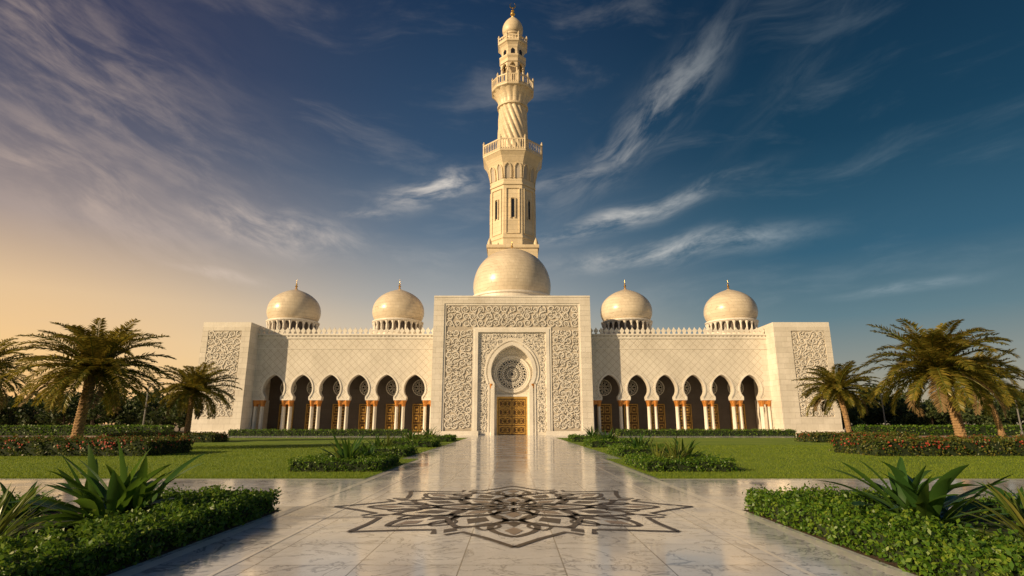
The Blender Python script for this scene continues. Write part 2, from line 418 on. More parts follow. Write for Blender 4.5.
# main door
door.box(-2.3,-2.05,YB-.25,YB,0,5.3); door.box(2.05,2.3,YB-.25,YB,0,5.3); door.box(-2.3,2.3,YB-.25,YB,5.3,5.6)
doorp.box(-2.05,2.05,YB-.1,YB,0,5.3)
for sx in (-1, 1):
    for k in range(4):
        x0, x1 = sorted((sx*.08, sx*1.97)); z0 = .15+k*1.28; z1 = z0+1.15
        for (a, b_, c_, d) in ((x0,x1,z0,z0+.12),(x0,x1,z1-.12,z1),(x0,x0+.12,z0+.12,z1-.12),(x1-.12,x1,z0+.12,z1-.12)):
            door.box(a,b_,YB-.18,YB-.1,c_,d)
        cx, cz = (x0+x1)/2, (z0+z1)/2; mp = lambda u, v, d, cx=cx, cz=cz: (cx+u, YB-.16 if d else YB-.1, cz+v)
        for q in range(8):
            L, R_ = petal(q*pi/4, .05, .44, .1, .9, 6); door.ribbon(L, .055, mp); door.ribbon(R_, .055, mp)
        for q in (-1, 1): door.ribbon([(-.8,-.42*q),(.8,.42*q)], .06, lambda u, v, d, cx=cx, cz=cz: (cx+u, YB-.15 if d else YB-.1, cz+v))
trim.box(-2.75,-2.3,YB-.35,YB,0,5.9); trim.box(2.3,2.75,YB-.35,YB,0,5.9); trim.box(-2.3,2.3,YB-.35,YB,5.6,5.9)
for sx in (-1, 1):
    colm.lathe([(.3,0),(.3,.35),(.19,.5),(.17,6.6),(.22,6.7)], sx*3.05, Y+.62, 16); capm.lathe([(.2,6.7),(.34,7.2),(.36,7.4)], sx*3.05, Y+.62, 16)

# wings
YW = 88.0
for sx in (-1, 1):
    X0, X1 = sorted((sx*11.9, sx*39.5))
    cs = [sx*(14.9+4.3*k) for k in range(6)]
    pf = arch_profile(1.60, .75, 6.75, 44, 10, 4)
    for c in cs:
        arch_wall(diam, c, c-2.15, c+2.15, 5.3, 15.0, [(pf[0][0], 5.3)]+pf, YW, YW+1.0, reveal=wall)
        arch_mould(trim, c, [(pf[0][0], 5.3)]+pf, .12, .22, YW, YW-.1)
        glass.add([(c,93.93,7.35)]+[(c+1.2*cos(2*pi*k/24), 93.93, 7.35+1.2*sin(2*pi*k/24)) for k in range(24)], [(0,k+1,(k+1)%24+1) for k in range(24)])
        rose(grille, c, 7.35, 93.93, 93.8, 1.25, 8)
        door.box(c-1.15,c-1.0,93.75,94,.3,4.6); door.box(c+1.0,c+1.15,93.75,94,.3,4.6); door.box(c-1.15,c+1.15,93.75,94,4.6,4.75)
        doorp.box(c-1.0,c+1.0,93.85,94,.3,4.6)
        for zz in (.5,1.9,3.3):
            for (u0, u1) in ((-.9,-.08),(.08,.9)):
                for (aa, bb, cc_, dd) in ((u0,u1,zz,zz+.1),(u0,u1,zz+1.0,zz+1.1),(u0,u0+.1,zz+.1,zz+1.0),(u1-.1,u1,zz+.1,zz+1.0),(u0+.25,u1-.25,zz+.4,zz+.7)):
                    door.box(c+aa,c+bb,93.8,93.85,cc_,dd)
    bd = [sx*(12.75+4.3*k) for k in range(7)]
    for k, bx in enumerate(bd):
        for dx in (-.50, .50):
            for dy in (.26, .78):
                colm.lathe([(.33,.3),(.33,.5),(.28,.58),(.21,.7),(.19,4.1),(.22,4.17)], bx+dx, YW+dy, 12)
                capm.lathe([(.22,4.17),(.23,4.3),(.30,4.65),(.40,5.0),(.41,5.1)], bx+dx, YW+dy, 12)
        capm.box(bx-.3,bx+.3,YW+.1,YW+.9,4.5,5.08)
        trim.box(bx-.95,bx+.95,YW-.14,YW+1.02,5.1,5.32)
        colm.box(bx-.88,bx+.88,YW-.08,YW+1.0,.28,.34)
    for (a, b_) in ((sx*11.9, sx*12.75), (sx*38.55, sx*39.5)):
        a, b_ = sorted((a, b_)); wall.box(a,b_,YW,YW+1.0,5.3,15.0)
    a, b_ = sorted((sx*39.5, sx*39.35)); wall.box(a,b_,YW,94,.3,5.3)
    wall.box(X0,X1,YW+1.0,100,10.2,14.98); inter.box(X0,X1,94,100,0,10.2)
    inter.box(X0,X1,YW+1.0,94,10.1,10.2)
    wall.box(X0,X1,YW-1.0,94,0,.28); wall.box(X0,X1,YW-1.5,YW-1.0,0,.14)
    trim.box(X0,X1,YW-.28,100,15.0,15.25); trim.box(X0,X1,YW-.14,YW,14.5,14.8); trim.box(X0,X1,YW-.08,YW,12.9,13.02)
    n = 46
    for k in range(n):
        x = X0+(k+.5)*(X1-X0)/n; trim.box(x-.14,x+.14,YW-.2,YW,14.8,14.98)
    n = 34
    for k in range(n):
        x = X0+(k+.5)*(X1-X0)/n; w = .33; z = 15.25
        P = [(-w*.5,0),(w*.5,0),(w*.5,.22),(w,.4),(w,.62),(w*.45,.78),(0,1.05),(-w*.45,.78),(-w,.62),(-w,.4),(-w*.5,.22)]
        vs = [(x+a, YW-.05, z+c) for a, c in P]+[(x+a, YW+.2, z+c) for a, c in P]; m_ = len(P)
        trim.add(vs, [tuple(range(m_)), tuple(range(2*m_-1, m_-1, -1))]+[(i,(i+1)%m_,m_+(i+1)%m_,m_+i) for i in range(m_)])
    # pylons
    xo_ = 46.7 if sx < 0 else 48.0
    a, b_ = sorted((sx*39.5, sx*xo_)); YP = 85.2
    wall.box(a,b_,YP,100,0,16.6)
    trim.box(a,b_,YP-.12,YP,15.9,16.6)
    p0, p1 = sorted((sx*(xo_-5.9), sx*(xo_-.9)))
    wall.box(a,p0,YP-.15,YP,0,15.9) ; wall.box(p1,b_,YP-.15,YP,0,15.9); wall.box(p0,p1,YP-.15,YP,0,2.6); wall.box(p0,p1,YP-.15,YP,15.3,15.9)
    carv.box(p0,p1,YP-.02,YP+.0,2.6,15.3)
    relief(rel, p0, p1, 2.6, 15.3, YP-.02, YP-.13, .6, seed=31+sx)
    trim.box(a-.1,b_+.1,YP-.35,YP-.15,0,.8)

# domes
domem = MB(); fin = MB(); drumd = MB()
def finial(x, y, z, s):
    fin.lathe(catmull([(.34*s,z),(.12*s,z+.25*s),(.3*s,z+.55*s),(.1*s,z+.85*s),(.2*s,z+1.05*s),(.06*s,z+1.3*s),(.03*s,z+2.0*s),(.001,z+2.1*s)],4), x, y, 12)
def crescent(x, y, z, s):
    pts = []; wd = []
    for k in range(21):
        a = pi/2+radians(28)+radians(304)*k/20
        pts.append((x+s*cos(a), z+s*sin(a))); wd.append(max(.01, .42*s*sin(pi*k/20)))
    fin.ribbon(pts, wd, lambda u, v, d: (u, y-.06 if d else y+.06, v))
for dx in (-37.8,-19.7,19.8,37.9):
    cy = 97
    domem.lathe(catmull([(3.75,18.75),(4.1,19.15),(4.35,19.8),(4.42,20.5),(4.28,21.4),(3.85,22.3),(3.1,23.1),(2.1,23.75),(1.05,24.2),(.4,24.45),(.05,24.75)],5), dx, cy, 64)
    trim.lathe([(4.55,15),(4.55,16.3),(4.75,16.35),(4.75,16.6),(3.9,16.65)], dx, cy, 48)
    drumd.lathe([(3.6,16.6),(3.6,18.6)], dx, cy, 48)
    trim.lathe([(3.6,18.3),(4.2,18.33),(4.38,18.5),(4.38,18.65),(4.15,18.78),(3.7,18.8)], dx, cy, 48)
    for k in range(24):
        a = 2*pi*k/24
        trim.lathe([(.2,16.6),(.15,16.75),(.14,17.8),(.34,18.32)], dx+4.02*cos(a), cy+4.02*sin(a), 8)
    finial(dx, cy, 24.6, .8)
cy = 94.5
domem.lathe(catmull([(6.25,22.3),(6.5,23.2),(6.6,24.2),(6.5,25.4),(6.1,26.8),(5.4,28.1),(4.3,29.3),(2.9,30.2),(1.5,30.8),(.5,31.1),(.05,31.3)],5), 0, cy, 72)
trim.lathe([(6.7,15),(6.7,21.9),(6.95,22.0),(6.95,22.3),(6.2,22.35)], 0, cy, 64)
finial(0, cy, 31.2, .7)

for nm, mb, mt, sm in (('walls',wall,M_WALL,0),('diamond_facade',diam,M_DIAM,0),('trim',trim,M_TRIM,0),('carving_ground',carv,M_CARV,0),('arabesque_relief',rel,M_REL,0),
        ('arcade_interior',inter,M_INT,0),('columns',colm,M_TRIM,1),('capitals',capm,M_GOLDC,1),('doors',door,M_DOOR,0),('door_panels',doorp,M_DOORP,0),
        ('window_glass',glass,M_GLASS,0),('window_tracery',grille,M_REL,0),('dome_shells',domem,M_DOME,1),('dome_drums',drumd,M_INT,1),('finials',fin,M_GOLD,1)):
    mb.build(nm, mt, mosque, smooth=bool(sm), angle=40)

# ------------------------------------------------------------------ MINARET
minr = empty('minaret', (0,0,0)); MX, MY = .15, 105
sh = MB(); tr = MB(); dk = MB(); gd = MB(); sp = MB()
o8 = pi/8
def ngon(mb, prof, n, rot): mb.lathe([(r/cos(pi/n), z) for r, z in prof], MX, MY, n, rot=rot)
sh.box(MX-4.6,MX+4.6,MY-4.6,MY+4.6,0,33.2); tr.box(MX-4.85,MX+4.85,MY-4.85,MY+4.85,33.2,33.8)
for a in (-1,1):
    for b_ in (-1,1):
        tr.lathe(catmull([(.35,33.8),(.42,34.2),(.25,34.8),(.02,35.3)],4), MX+a*4.3, MY+b_*4.3, 10)
ngon(sh, [(4.3,33.8),(4.2,47.0)], 8, o8)
for z in (35.2,45.9): ngon(tr, [(4.25,z),(4.42,z+.08),(4.42,z+.4),(4.2,z+.5)], 8, o8)
def face_local(k, u, d, z, R=4.28):
    a = k*pi/4
    return (MX+(R+d)*cos(a)-u*sin(a), MY+(R+d)*sin(a)+u*cos(a), z)
for k in range(8):
    mp = lambda u, v, d, k=k: face_local(k, u, .14 if d else -.05, v)
    fr = [(-1.25,36.2),(1.25,36.2),(1.25,45.2),(-1.25,45.2)]
    tr.ribbon(fr+[fr[0]], .16, mp)
    pts = [(-.42,39.4),(-.42,43.0),(.42,43.0),(.42,39.4)]
    tr.ribbon([(-.42,39.2),(-.42,43.2),(.42,43.2),(.42,39.2)], .2, lambda u, v, d, k=k: face_local(k, u, .2 if d else -.05, v))
    dk.poly(pts, lambda u, v, d, k=k: face_local(k, u, .03 if d else -.3, v))
ngon(sh, [(4.2,47.0),(4.2,47.6),(4.35,49.0),(4.75,50.4),(5.3,51.6),(5.75,52.2)], 8, o8)
for k in range(8):
    for uo in ((-.98), .98):
        pr = arch_profile(.62,.45,49.3,0,8,1)
        q = [(.62,47.3)]+pr
        pts = [(-w+uo, z) for w, z in q]+[(w+uo, z) for w, z in reversed(q[:-1])]
        def mpn(u, v, d, k=k):
            off = np.interp(v, [47,49,50.4,51.6], [4.2,4.35,4.75,5.3])-4.28
            return face_local(k, u, off+(.22 if d else -.1), v)
        tr.ribbon(pts, .2, mpn)
        dk2 = lambda u, v, d, k=k: face_local(k, u, np.interp(v, [47,49,50.4,51.6], [4.2,4.35,4.75,5.3])-4.28+(.03 if d else -.2), v)
        sp.poly(pts, dk2)
def balcony(r, z0, h, n, posts):
    ngon(tr, [(r-.6,z0-.3),(r,z0),(r+.1,z0+.1),(r+.1,z0+.45),(r-.1,z0+.5),(r-2.5,z0+.5)], n, pi/n)
    zz = z0+.5
    ngon(tr, [(r-.12,zz+h-.25),(r+.06,zz+h-.25),(r+.06,zz+h),(r-.12,zz+h),(r-.12,zz+h-.25)], n, pi/n)
    ngon(tr, [(r-.1,zz+.12),(r,zz+.12),(r,zz+.3),(r-.1,zz+.3),(r-.1,zz+.12)], n, pi/n)
    for k in range(n):
        a = pi/n+2*pi*k/n; rr = r/cos(pi/n)-.05
        x, y = MX+rr*cos(a), MY+rr*sin(a)
        tr.lathe([(.17,zz),(.17,zz+h+.1),(.24,zz+h+.15),(.24,zz+h+.3),(.1,zz+h+.5),(.15,zz+h+.62),(.01,zz+h+.85)], x, y, 8)
        a2 = a+2*pi/n; x2, y2 = MX+rr*cos(a2), MY+rr*sin(a2)
        for q in range(1, posts):
            f = q/posts; tr.lathe([(.12,zz),(.07,zz+h*.5),(.12,zz+h-.2)], x+(x2-x)*f, y+(y2-y)*f, 5)
balcony(5.75, 52.2, 2.2, 8, 10)
prof_s = [(3.1+(2.75-3.1)*j/60, 52.7+(64.2-52.7)*j/60) for j in range(61)]
sp2 = MB()
sp2.lathe([(3.25,52.7),(3.25,53.6),(3.05,53.7)], MX, MY, 48)
sp2.lathe(prof_s, MX, MY, 144, rmod=lambda a, z: 1+.09*abs(sin(8*(a+z*.13)))-.04)
tr.lathe([(2.7,64.1),(3.15,64.2),(3.15,64.6),(2.75,64.7)], MX, MY, 48)
sp2.lathe([(2.75,64.6),(2.8,65.4),(3.05,66.3),(3.5,67.1),(3.95,67.6)], MX, MY, 64, rmod=lambda a, z: 1+.06*abs(sin(8*a)))
balcony(4.2, 67.6, 1.9, 12, 5)
ngon(sh, [(1.55,68.1),(1.55,74.4)], 8, o8)
for k in range(8):
    a = pi/8+2*pi*k/8
    tr.lathe([(.34,68.1),(.34,68.6),(.22,68.8),(.2,72.6),(.38,73.0)], MX+2.35*cos(a), MY+2.35*sin(a), 12)
    pr = arch_profile(.62,.3,72.9,15,6,2)
    def mpp(u, v, d, k=k):
        return face_local(k, u, (2.5 if d else 2.15)-4.28, v)
    for (w0, z0), (w1, z1) in zip(pr, pr[1:]):
        for s_ in (-1, 1):
            tr.quad(mpp(s_*1.0,z0,1), mpp(s_*w0,z0,1), mpp(s_*w1,z1,1), mpp(s_*1.0,z1,1))
            tr.quad(mpp(s_*w0,z0,0), mpp(s_*w0,z0,1), mpp(s_*w1,z1,1), mpp(s_*w1,z1,0))
ngon(tr, [(2.15,74.0),(2.5,74.0),(2.5,74.8),(2.75,75.2),(2.75,75.5),(2.3,75.6)], 8, o8)
ngon(sh, [(2.3,75.5),(2.25,77.2),(2.5,77.9),(2.95,78.5)], 8, o8)
for k in range(8):
    dk.poly([(-.4,75.9),(.4,75.9),(.4,76.8),(0,77.2),(-.4,76.8)], lambda u, v, d, k=k: face_local(k, u, (2.33 if d else 2.1)-4.28, v))
balcony(2.95, 78.4, 1.0, 8, 4)
sp2.lathe([(1.8,78.9),(1.8,81.0),(2.0,81.2),(2.0,81.5)], MX, MY, 32)
sp2.lathe(catmull([(1.6,81.5),(2.0,82.0),(2.2,82.8),(2.1,83.7),(1.65,84.7),(1.0,85.5),(.45,86.1),(.1,86.5)],5), MX, MY, 32)
gd.lathe(catmull([(.35,86.1),(.18,86.4),(.5,86.9),(.5,87.1),(.14,87.4),(.36,87.8),(.12,88.2),(.1,88.6)],4), MX, MY, 14)
sv = fin; fin = gd; crescent(MX, MY, 89.2, .62); fin = sv
for nm, mb, mt, sm in (('shaft',sh,M_MIN,0),('trim',tr,M_MIN,0),('window_recesses',dk,M_GLASS,0),('niches',sp,M_CARV,0),('spiral_shaft',sp2,M_MIN,1),('crescent_finial',gd,M_GOLD,1)):
    mb.build(nm, mt, minr, smooth=bool(sm), angle=35)

# ------------------------------------------------------------------ vegetation
def unit(v): return v/np.maximum(np.linalg.norm(v, axis=-1, keepdims=True), 1e-9)
def leaf_quads(P, N, l, w, rng=RNG, align=.6):
    n = len(P)
    d = unit(rng.normal(size=(n,3))); nn = unit(N*align+d*(1-align)+1e-6)
    t_ = unit(np.cross(nn, rng.normal(size=(n,3)))); b_ = np.cross(nn, t_)
    L = l*rng.uniform(.6,1.3,(n,1)); W = w*rng.uniform(.6,1.3,(n,1))
    V = np.stack([P-t_*L/2, P+b_*W/2+nn*W*.15, P+t_*L/2, P-b_*W/2+nn*W*.15], axis=1).reshape(-1,3)
    F = np.arange(4*n).reshape(-1,4); return V, F
def hedge(name, rs, h, dens, leaf, mat=None, z0=.0, flowers=0):
    par = empty(name); core = MB(); PP = []; NN = []
    for (x0, x1, y0, y1) in rs:
        i = min(.09, h*.2)
        core.box(x0+i,x1-i,y0+i,y1-i,z0,z0+h-i)
        faces = [((x1-x0)*(y1-y0), 't'), ((x1-x0)*h, 'f'), ((x1-x0)*h*.5, 'b'), ((y1-y0)*h, 'l'), ((y1-y0)*h, 'r')]
        for A, k in faces:
            n = int(A*dens*(1 if k != 't' else .9)); u = RNG.uniform(0,1,n); v = RNG.uniform(0,1,n); o = np.ones(n)
            if k == 't': P = np.stack([x0+u*(x1-x0), y0+v*(y1-y0), z0+h*o], 1); N = np.tile([0,0,1.], (n,1))
            if k == 'f': P = np.stack([x0+u*(x1-x0), y0*o, z0+v*h], 1); N = np.tile([0,-1.,0], (n,1))
            if k == 'b': P = np.stack([x0+u*(x1-x0), y1*o, z0+v*h], 1); N = np.tile([0,1.,0], (n,1))
            if k == 'l': P = np.stack([x0*o, y0+u*(y1-y0), z0+v*h], 1); N = np.tile([-1.,0,0], (n,1))
            if k == 'r': P = np.stack([x1*o, y0+u*(y1-y0), z0+v*h], 1); N = np.tile([1.,0,0], (n,1))
            bumpy = .055*np.sin(P[:,0]*5.1+P[:,2]*4)*np.sin(P[:,1]*4.3+1)+.04*np.sin(P[:,0]*13+2)*np.sin(P[:,1]*11)+.03*np.sin(P[:,2]*17+P[:,0]*9+P[:,1]*8)
            P = P+N*(bumpy[:,None]*min(1.8,h*2.6)+RNG.normal(0,.034,(n,1))-.03)
            spg = RNG.uniform(0,1,n) < .05; P[spg] += N[spg]*RNG.uniform(.02,.12,(spg.sum(),1))
            PP.append(P); NN.append(N)
    P = np.concatenate(PP); N = np.concatenate(NN)
    N = unit(N+np.array([0,0,.35]))
    V, F = leaf_quads(P, N, leaf, leaf*.55, align=.4)
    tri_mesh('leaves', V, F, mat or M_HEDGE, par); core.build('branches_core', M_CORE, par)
    if flowers:
        patch = np.sin(P[:,0]*.9+1)*np.sin(P[:,1]*1.3)+.6*np.sin(P[:,0]*2.7)
        sel = (RNG.uniform(0,1,len(P)) < flowers*(1+patch)) & (P[:,2] > h*.45)
        Pf = P[sel]+N[sel]*.05; V, F = leaf_quads(Pf, N[sel], leaf*.8, leaf*.75, align=.7); tri_mesh('flowers', V, F, M_FLOWER, par)
    return par
for sx in (-1, 1):
    def rx(a, b_, c_, d): 
        p0, p1 = sorted((sx*a, sx*b_)); return (p0, p1, c_, d)
    hedge('clipped_hedge', [rx(4.46,5.5,4.2,11.5), rx(5.5,7.6,10.75,11.5)], .36, 1200, .07, z0=.0)
    hedge('clipped_hedge', [rx(8.6,14.2,10.9,11.5)], .25, 700, .07, z0=.0)
    x0, x1 = sorted((sx*4.4, sx*14.4))
    rects('planting_bed_soil', [(x0,x1,-20,11.6)], -.004, M_SOIL)
    hedge('ground_cover', [rx(6.9,13,6.2,10.2)], .12, 160, .09)
    for (ya, yb, xi, xo, h, de, lf) in ((20.4,24.4,4.6,7.7,.38,450,.085),(29.5,33,5.3,8.2,.45,260,.1),(41,45,5.5,8.6,.5,130,.13),(54,59,5.6,9.5,.5,70,.17)):
        w = .9
        hedge('clipped_hedge', [rx(xi,xo,ya,ya+w), rx(xi,xi+w,ya+w,yb-w), rx(xo-w,xo,ya+w,yb-w), rx(xi,xo,yb-w,yb)], h, de, lf)
        rects('planting_bed_soil', [rx(xi,xo,ya,yb)], .02, M_SOIL)
    hedge('flowering_hedge', [rx(18.5,48,30,34.2)], .8, 200, .13, M_HEDGE_FL, flowers=.10)
    hedge('flowering_hedge', [rx(26.5,36,52,55)], .75, 90, .18, M_HEDGE_FL, flowers=.08)
    hedge('boundary_hedge', [rx(14.5,39,80.5,82)], .8, 60, .2)
    hedge('boundary_hedge', [rx(50,160,84,87)], 1.3, 25, .35)

# grass blades
n = 80000
parts = []
for sx in (-1, 1):
    r = RNG.uniform(0,1,n)**1.8; Yg = 18.0+r*28; Xg = sx*(4.45+RNG.uniform(0,1,n)*(24+r*18))
    parts.append(np.stack([Xg, Yg, np.full(n,.004)], 1))
P = np.concatenate(parts); P = P[~((P[:,1] > 28) & (np.abs(P[:,0]) < 5.25))]
n = len(P); a = RNG.uniform(0,2*pi,n); h = RNG.uniform(.025,.065,n); w = .008+.0006*(P[:,1]-18)
d = np.stack([np.cos(a)*w, np.sin(a)*w, np.zeros(n)], 1); tip = np.stack([RNG.normal(0,.02,n), RNG.normal(0,.02,n), h], 1)
V = np.stack([P-d, P+d, P+tip], 1).reshape(-1,3); tri_mesh('lawn_grass_blades', V, np.arange(3*n).reshape(-1,3), M_GRASS, k=3)

def rosette(name, loc, nl, L, W, e_lo, e_hi, droop, mat, seed, fold=.25, spread=.05):
    rr = random.Random(seed); mb = MB(); N = 10
    for i in range(nl):
        az = i*2.399+rr.uniform(-.3,.3); f = i/nl
        e = radians(e_hi+(e_lo-e_hi)*f**.8+rr.uniform(-9,9)); l = L*rr.uniform(.65,1.1)*(.75+.25*sin(pi*min(1,f+.2))); w = W*rr.uniform(.75,1.2)
        dr = radians(droop)*rr.uniform(.5,1.5)
        ox, oy = rr.uniform(-1,1)*spread, rr.uniform(-1,1)*spread
        vs = []; fs = []
        px, pz = .04, .03; tw = rr.uniform(-.7,.7)
        for j in range(N+1):
            s = j/N; ee = e-dr*s**1.5
            if j: px += l/N*cos(ee); pz += l/N*sin(ee)
            ww = w*.5*(min(1, .22+1.6*s))*max(.02, (1-s**3))
            nx, nz = -sin(ee), cos(ee)
            for q in (-1, 0, 1):
                lat = q*ww; up = abs(q)*ww*fold+tw*q*ww*s
                X = px+nx*up; Z = pz+nz*up
                vs.append((loc[0]+ox+X*cos(az)-lat*sin(az), loc[1]+oy+X*sin(az)+lat*cos(az), loc[2]+max(.01,Z)))
        for j in range(N):
            b0 = j*3
            fs += [(b0,b0+1,b0+4,b0+3),(b0+1,b0+2,b0+5,b0+4)]
        mb.add(vs, fs)
    return mb.build(name, mat, smooth=True, recalc=False)
rosette('bird_of_paradise_plant', (-6.35,9.6,0), 80, 1.5, .21, 12, 76, 34, M_BROAD, 1, spread=.38)
rosette('bird_of_paradise_plant', (6.5,9.6,0), 74, 1.42, .20, 12, 74, 36, M_BROAD, 2, spread=.38)
rosette('yucca_plant', (-6.5,7.5,0), 85, 1.0, .06, 12, 85, 22, M_YUC, 3)
rosette('yucca_plant', (6.75,7.8,0), 85, 1.0, .06, 12, 85, 22, M_YUC, 4)
rosette('yucca_plant', (-8.9,9.7,0), 50, .75, .05, 15, 85, 25, M_YUC, 5)
rosette('yucca_plant', (9.0,9.7,0), 50, .75, .05, 15, 85, 25, M_YUC, 6)
rosette('bird_of_paradise_plant', (-8.3,10.2,0), 36, .8, .13, 18, 80, 40, M_BROAD, 7, spread=.2)
rosette('bird_of_paradise_plant', (8.5,10.2,0), 36, .8, .13, 18, 80, 40, M_BROAD, 8, spread=.2)
i = 20
for sx in (-1, 1):
    for (x, y, s) in ((6.1,22.0,1.15),(6.6,22.9,1.0),(5.7,23.1,.9),(6.6,31,1.15),(7.2,31.8,1.0),(7.0,43,1.3),(7.5,43.5,1.2),(7.6,56,1.4),(8.2,57,1.3)):
        i += 1
        rosette('bird_of_paradise_plant' if i % 2 else 'yucca_plant', (sx*x,y,.03), 44, 1.2*s, .14 if i % 2 else .07, 18, 85, 30, M_BROAD if i % 2 else M_YUC, i, spread=.12)

# palms
def palm(loc, H, CR, seed, lean=(0,0), nf=64, tr_r=.3):
    rr = random.Random(seed)
    par = empty('date_palm', loc)
    tb = MB(); n = int(H/.16)
    vs = []; fs = []; NS = 18
    for j in range(n*2+1):
        s = j/(n*2); z = H*s; r = tr_r*(1.35-.55*min(1, s*5) if s < .2 else .8+.02*sin(s*9)+(.25*max(0, s-.8)/.2))
        r *= 1.07 if j % 2 else .93
        cx = lean[0]*s*s; cy = lean[1]*s*s
        for i in range(NS):
            a = 2*pi*i/NS+(j//2 % 2)*.17
            q = r*(1+.07*((i+(j//2)) % 2))
            vs.append((cx+q*cos(a), cy+q*sin(a), z))
        if j:
            for i in range(NS):
                k = (i+1) % NS; fs.append(((j-1)*NS+i, (j-1)*NS+k, j*NS+k, j*NS+i))
    tb.add(vs, fs)
    top = np.array([lean[0], lean[1], H])
    for k in range(40):
        a = k*2.399; z = H-.9+.95*k/40; r0 = tr_r*.95
        c = (lean[0]+r0*cos(a), lean[1]+r0*sin(a), z)
        tb.add([(c[0]-.09*sin(a),c[1]+.09*cos(a),c[2]-.1),(c[0]+.09*sin(a),c[1]-.09*cos(a),c[2]-.1),(c[0]+.22*cos(a)+.05*sin(a),c[1]+.22*sin(a)-.05*cos(a),c[2]+.24),(c[0]+.22*cos(a)-.05*sin(a),c[1]+.22*sin(a)+.05*cos(a),c[2]+.24)], [(0,1,2,3)])
    tb.build('trunk', M_BARK, par, recalc=False)
    gV = []; dV = []; rb = MB()
    for k in range(nf):
        f = k/nf; az = k*2.399+rr.uniform(-.25,.25)
        e0 = radians(82-104*f**1.0+rr.uniform(-8,8)); droop = radians(58+rr.uniform(-14,26)); Lf = CR*1.12*rr.uniform(.85,1.12)*(.85+.15*sin(pi*f))
        dry = f > .94
        N = 46; px, pz = .15, 0; pts = []
        side = rr.uniform(-.25,.25)
        for j in range(N+1):
            s = j/N; ee = e0-droop*s**1.35
            px += Lf/N*cos(ee); pz += Lf/N*sin(ee); a2 = az+side*s*s*.6
            pts.append((px*cos(a2), px*sin(a2), pz, ee, a2))
        rp = [np.array(p_[:3])+top for p_ in pts]
        for j in range(0, N, 4):
            A, B = rp[j], rp[min(N, j+4)]; ww = .045*(1-j/N)+.012
            sd = np.array([-sin(az), cos(az), 0])*ww
            rb.add([tuple(A-sd), tuple(A+sd), tuple(B+sd*.85), tuple(B-sd*.85)], [(0,1,2,3)])
            up = np.array([0,0,ww])
            rb.add([tuple(A-up), tuple(A+up), tuple(B+up*.85), tuple(B-up*.85)], [(0,1,2,3)])
        for j in range(4, N+1):
            s = j/N; ee = pts[j][3]; a2 = pts[j][4]
            T = np.array([cos(ee)*cos(a2), cos(ee)*sin(a2), sin(ee)]); S_ = np.array([-sin(a2), cos(a2), 0]); U = np.cross(T, S_)*-1
            if U[2] < 0: U = -U
            for q in (-1, 1):
                for rep in (0, 1):
                    ll = .135*CR*(.35+1.0*sin(pi*min(1, .12+s*.86))**.7)*rr.uniform(.8,1.15)
                    d = T*rr.uniform(.45,.8)+S_*q*.8+U*rr.uniform(.05,.6)+np.array([0,0,-.18])
                    d /= np.linalg.norm(d); base = rp[j]-T*(Lf/N*.5*rep)
                    wv = np.cross(d, U+S_*rr.uniform(-.8,.8)); wv = wv/np.linalg.norm(wv)*.031*(1+CR*.06)
                    tip = base+d*ll+np.array([0,0,-.12*ll*rr.uniform(.3,1.5)]); mid = base+d*ll*.5
                    (dV if dry else gV).extend([base-wv*.5, mid-wv, tip, mid+wv])
    V = np.array(gV); tri_mesh('fronds', V, np.arange(len(V)).reshape(-1,4), M_PALM, par)
    V = np.array(dV); tri_mesh('dry_fronds', V, np.arange(len(V)).reshape(-1,4), M_PALMDRY, par)
    rb.build('rachises', M_YUC, par, recalc=False)
palm((-27.4,37,0), 4.9, 4.0, 1, (.4,0), 76, .36)
palm((28.3,37,0), 5.0, 4.0, 2, (-.7,.1), 76, .36)
palm((-31.0,56,0), 4.7, 3.4, 3, (.1,0), 62, .3)
palm((32.2,56,0), 4.7, 3.4, 4, (-.6,0), 62, .3)
palm((-44.0,47,0), 5.6, 3.7, 5, (.2,0), 56, .3)
palm((43.4,52,0), 5.0, 3.7, 6, (-1.2,0), 56, .28)

def tree_belt():
    Ps = []; Ns = []; trunks = MB(); rr = random.Random(5)
    for sx in (-1, 1):
        for row, (yy, hh) in enumerate(((100,5.4),(108,6.6),(118,7.6),(132,8.8))):
            x = 51
            while x < 190:
                x += rr.uniform(3.2,6.0); 
                if row < 2 and rr.random() < .15: continue
                cx = sx*x; cy = yy+rr.uniform(-3,3); H = hh*rr.uniform(.7,1.25); R = H*rr.uniform(.36,.55)
                trunks.lathe([(.22,0),(.15,H*.35),(.1,H*.6)], cx, cy, 6)
                for q in range(rr.randint(8,12)):
                    lc = np.array([cx+rr.uniform(-1,1)*R*.8, cy+rr.uniform(-1,1)*R*.7, H*rr.uniform(.28,.85)]); lr = R*rr.uniform(.28,.5)
                    trunks.ribbon([(cx, H*.4), (lc[0], lc[2])], .1, lambda u, v, d, cy=cy: (u, cy, v), flat=True)
                    m_ = int(60*lr*lr/1.5)+45; d = unit(np.random.default_rng(rr.randint(0,9999)).normal(size=(m_,3)))
                    Ps.append(lc+d*lr*np.array([1.1,1.1,.8])*RNG.uniform(.6,1.12,(m_,1))); Ns.append(d)
    P = np.concatenate(Ps); N = np.concatenate(Ns); V, F = leaf_quads(P, N, .6, .42, align=.5)
    par = empty('distant_trees'); tri_mesh('foliage', V, F, M_TREE, par); trunks.build('trunks', M_WOOD, par, recalc=False)
tree_belt()

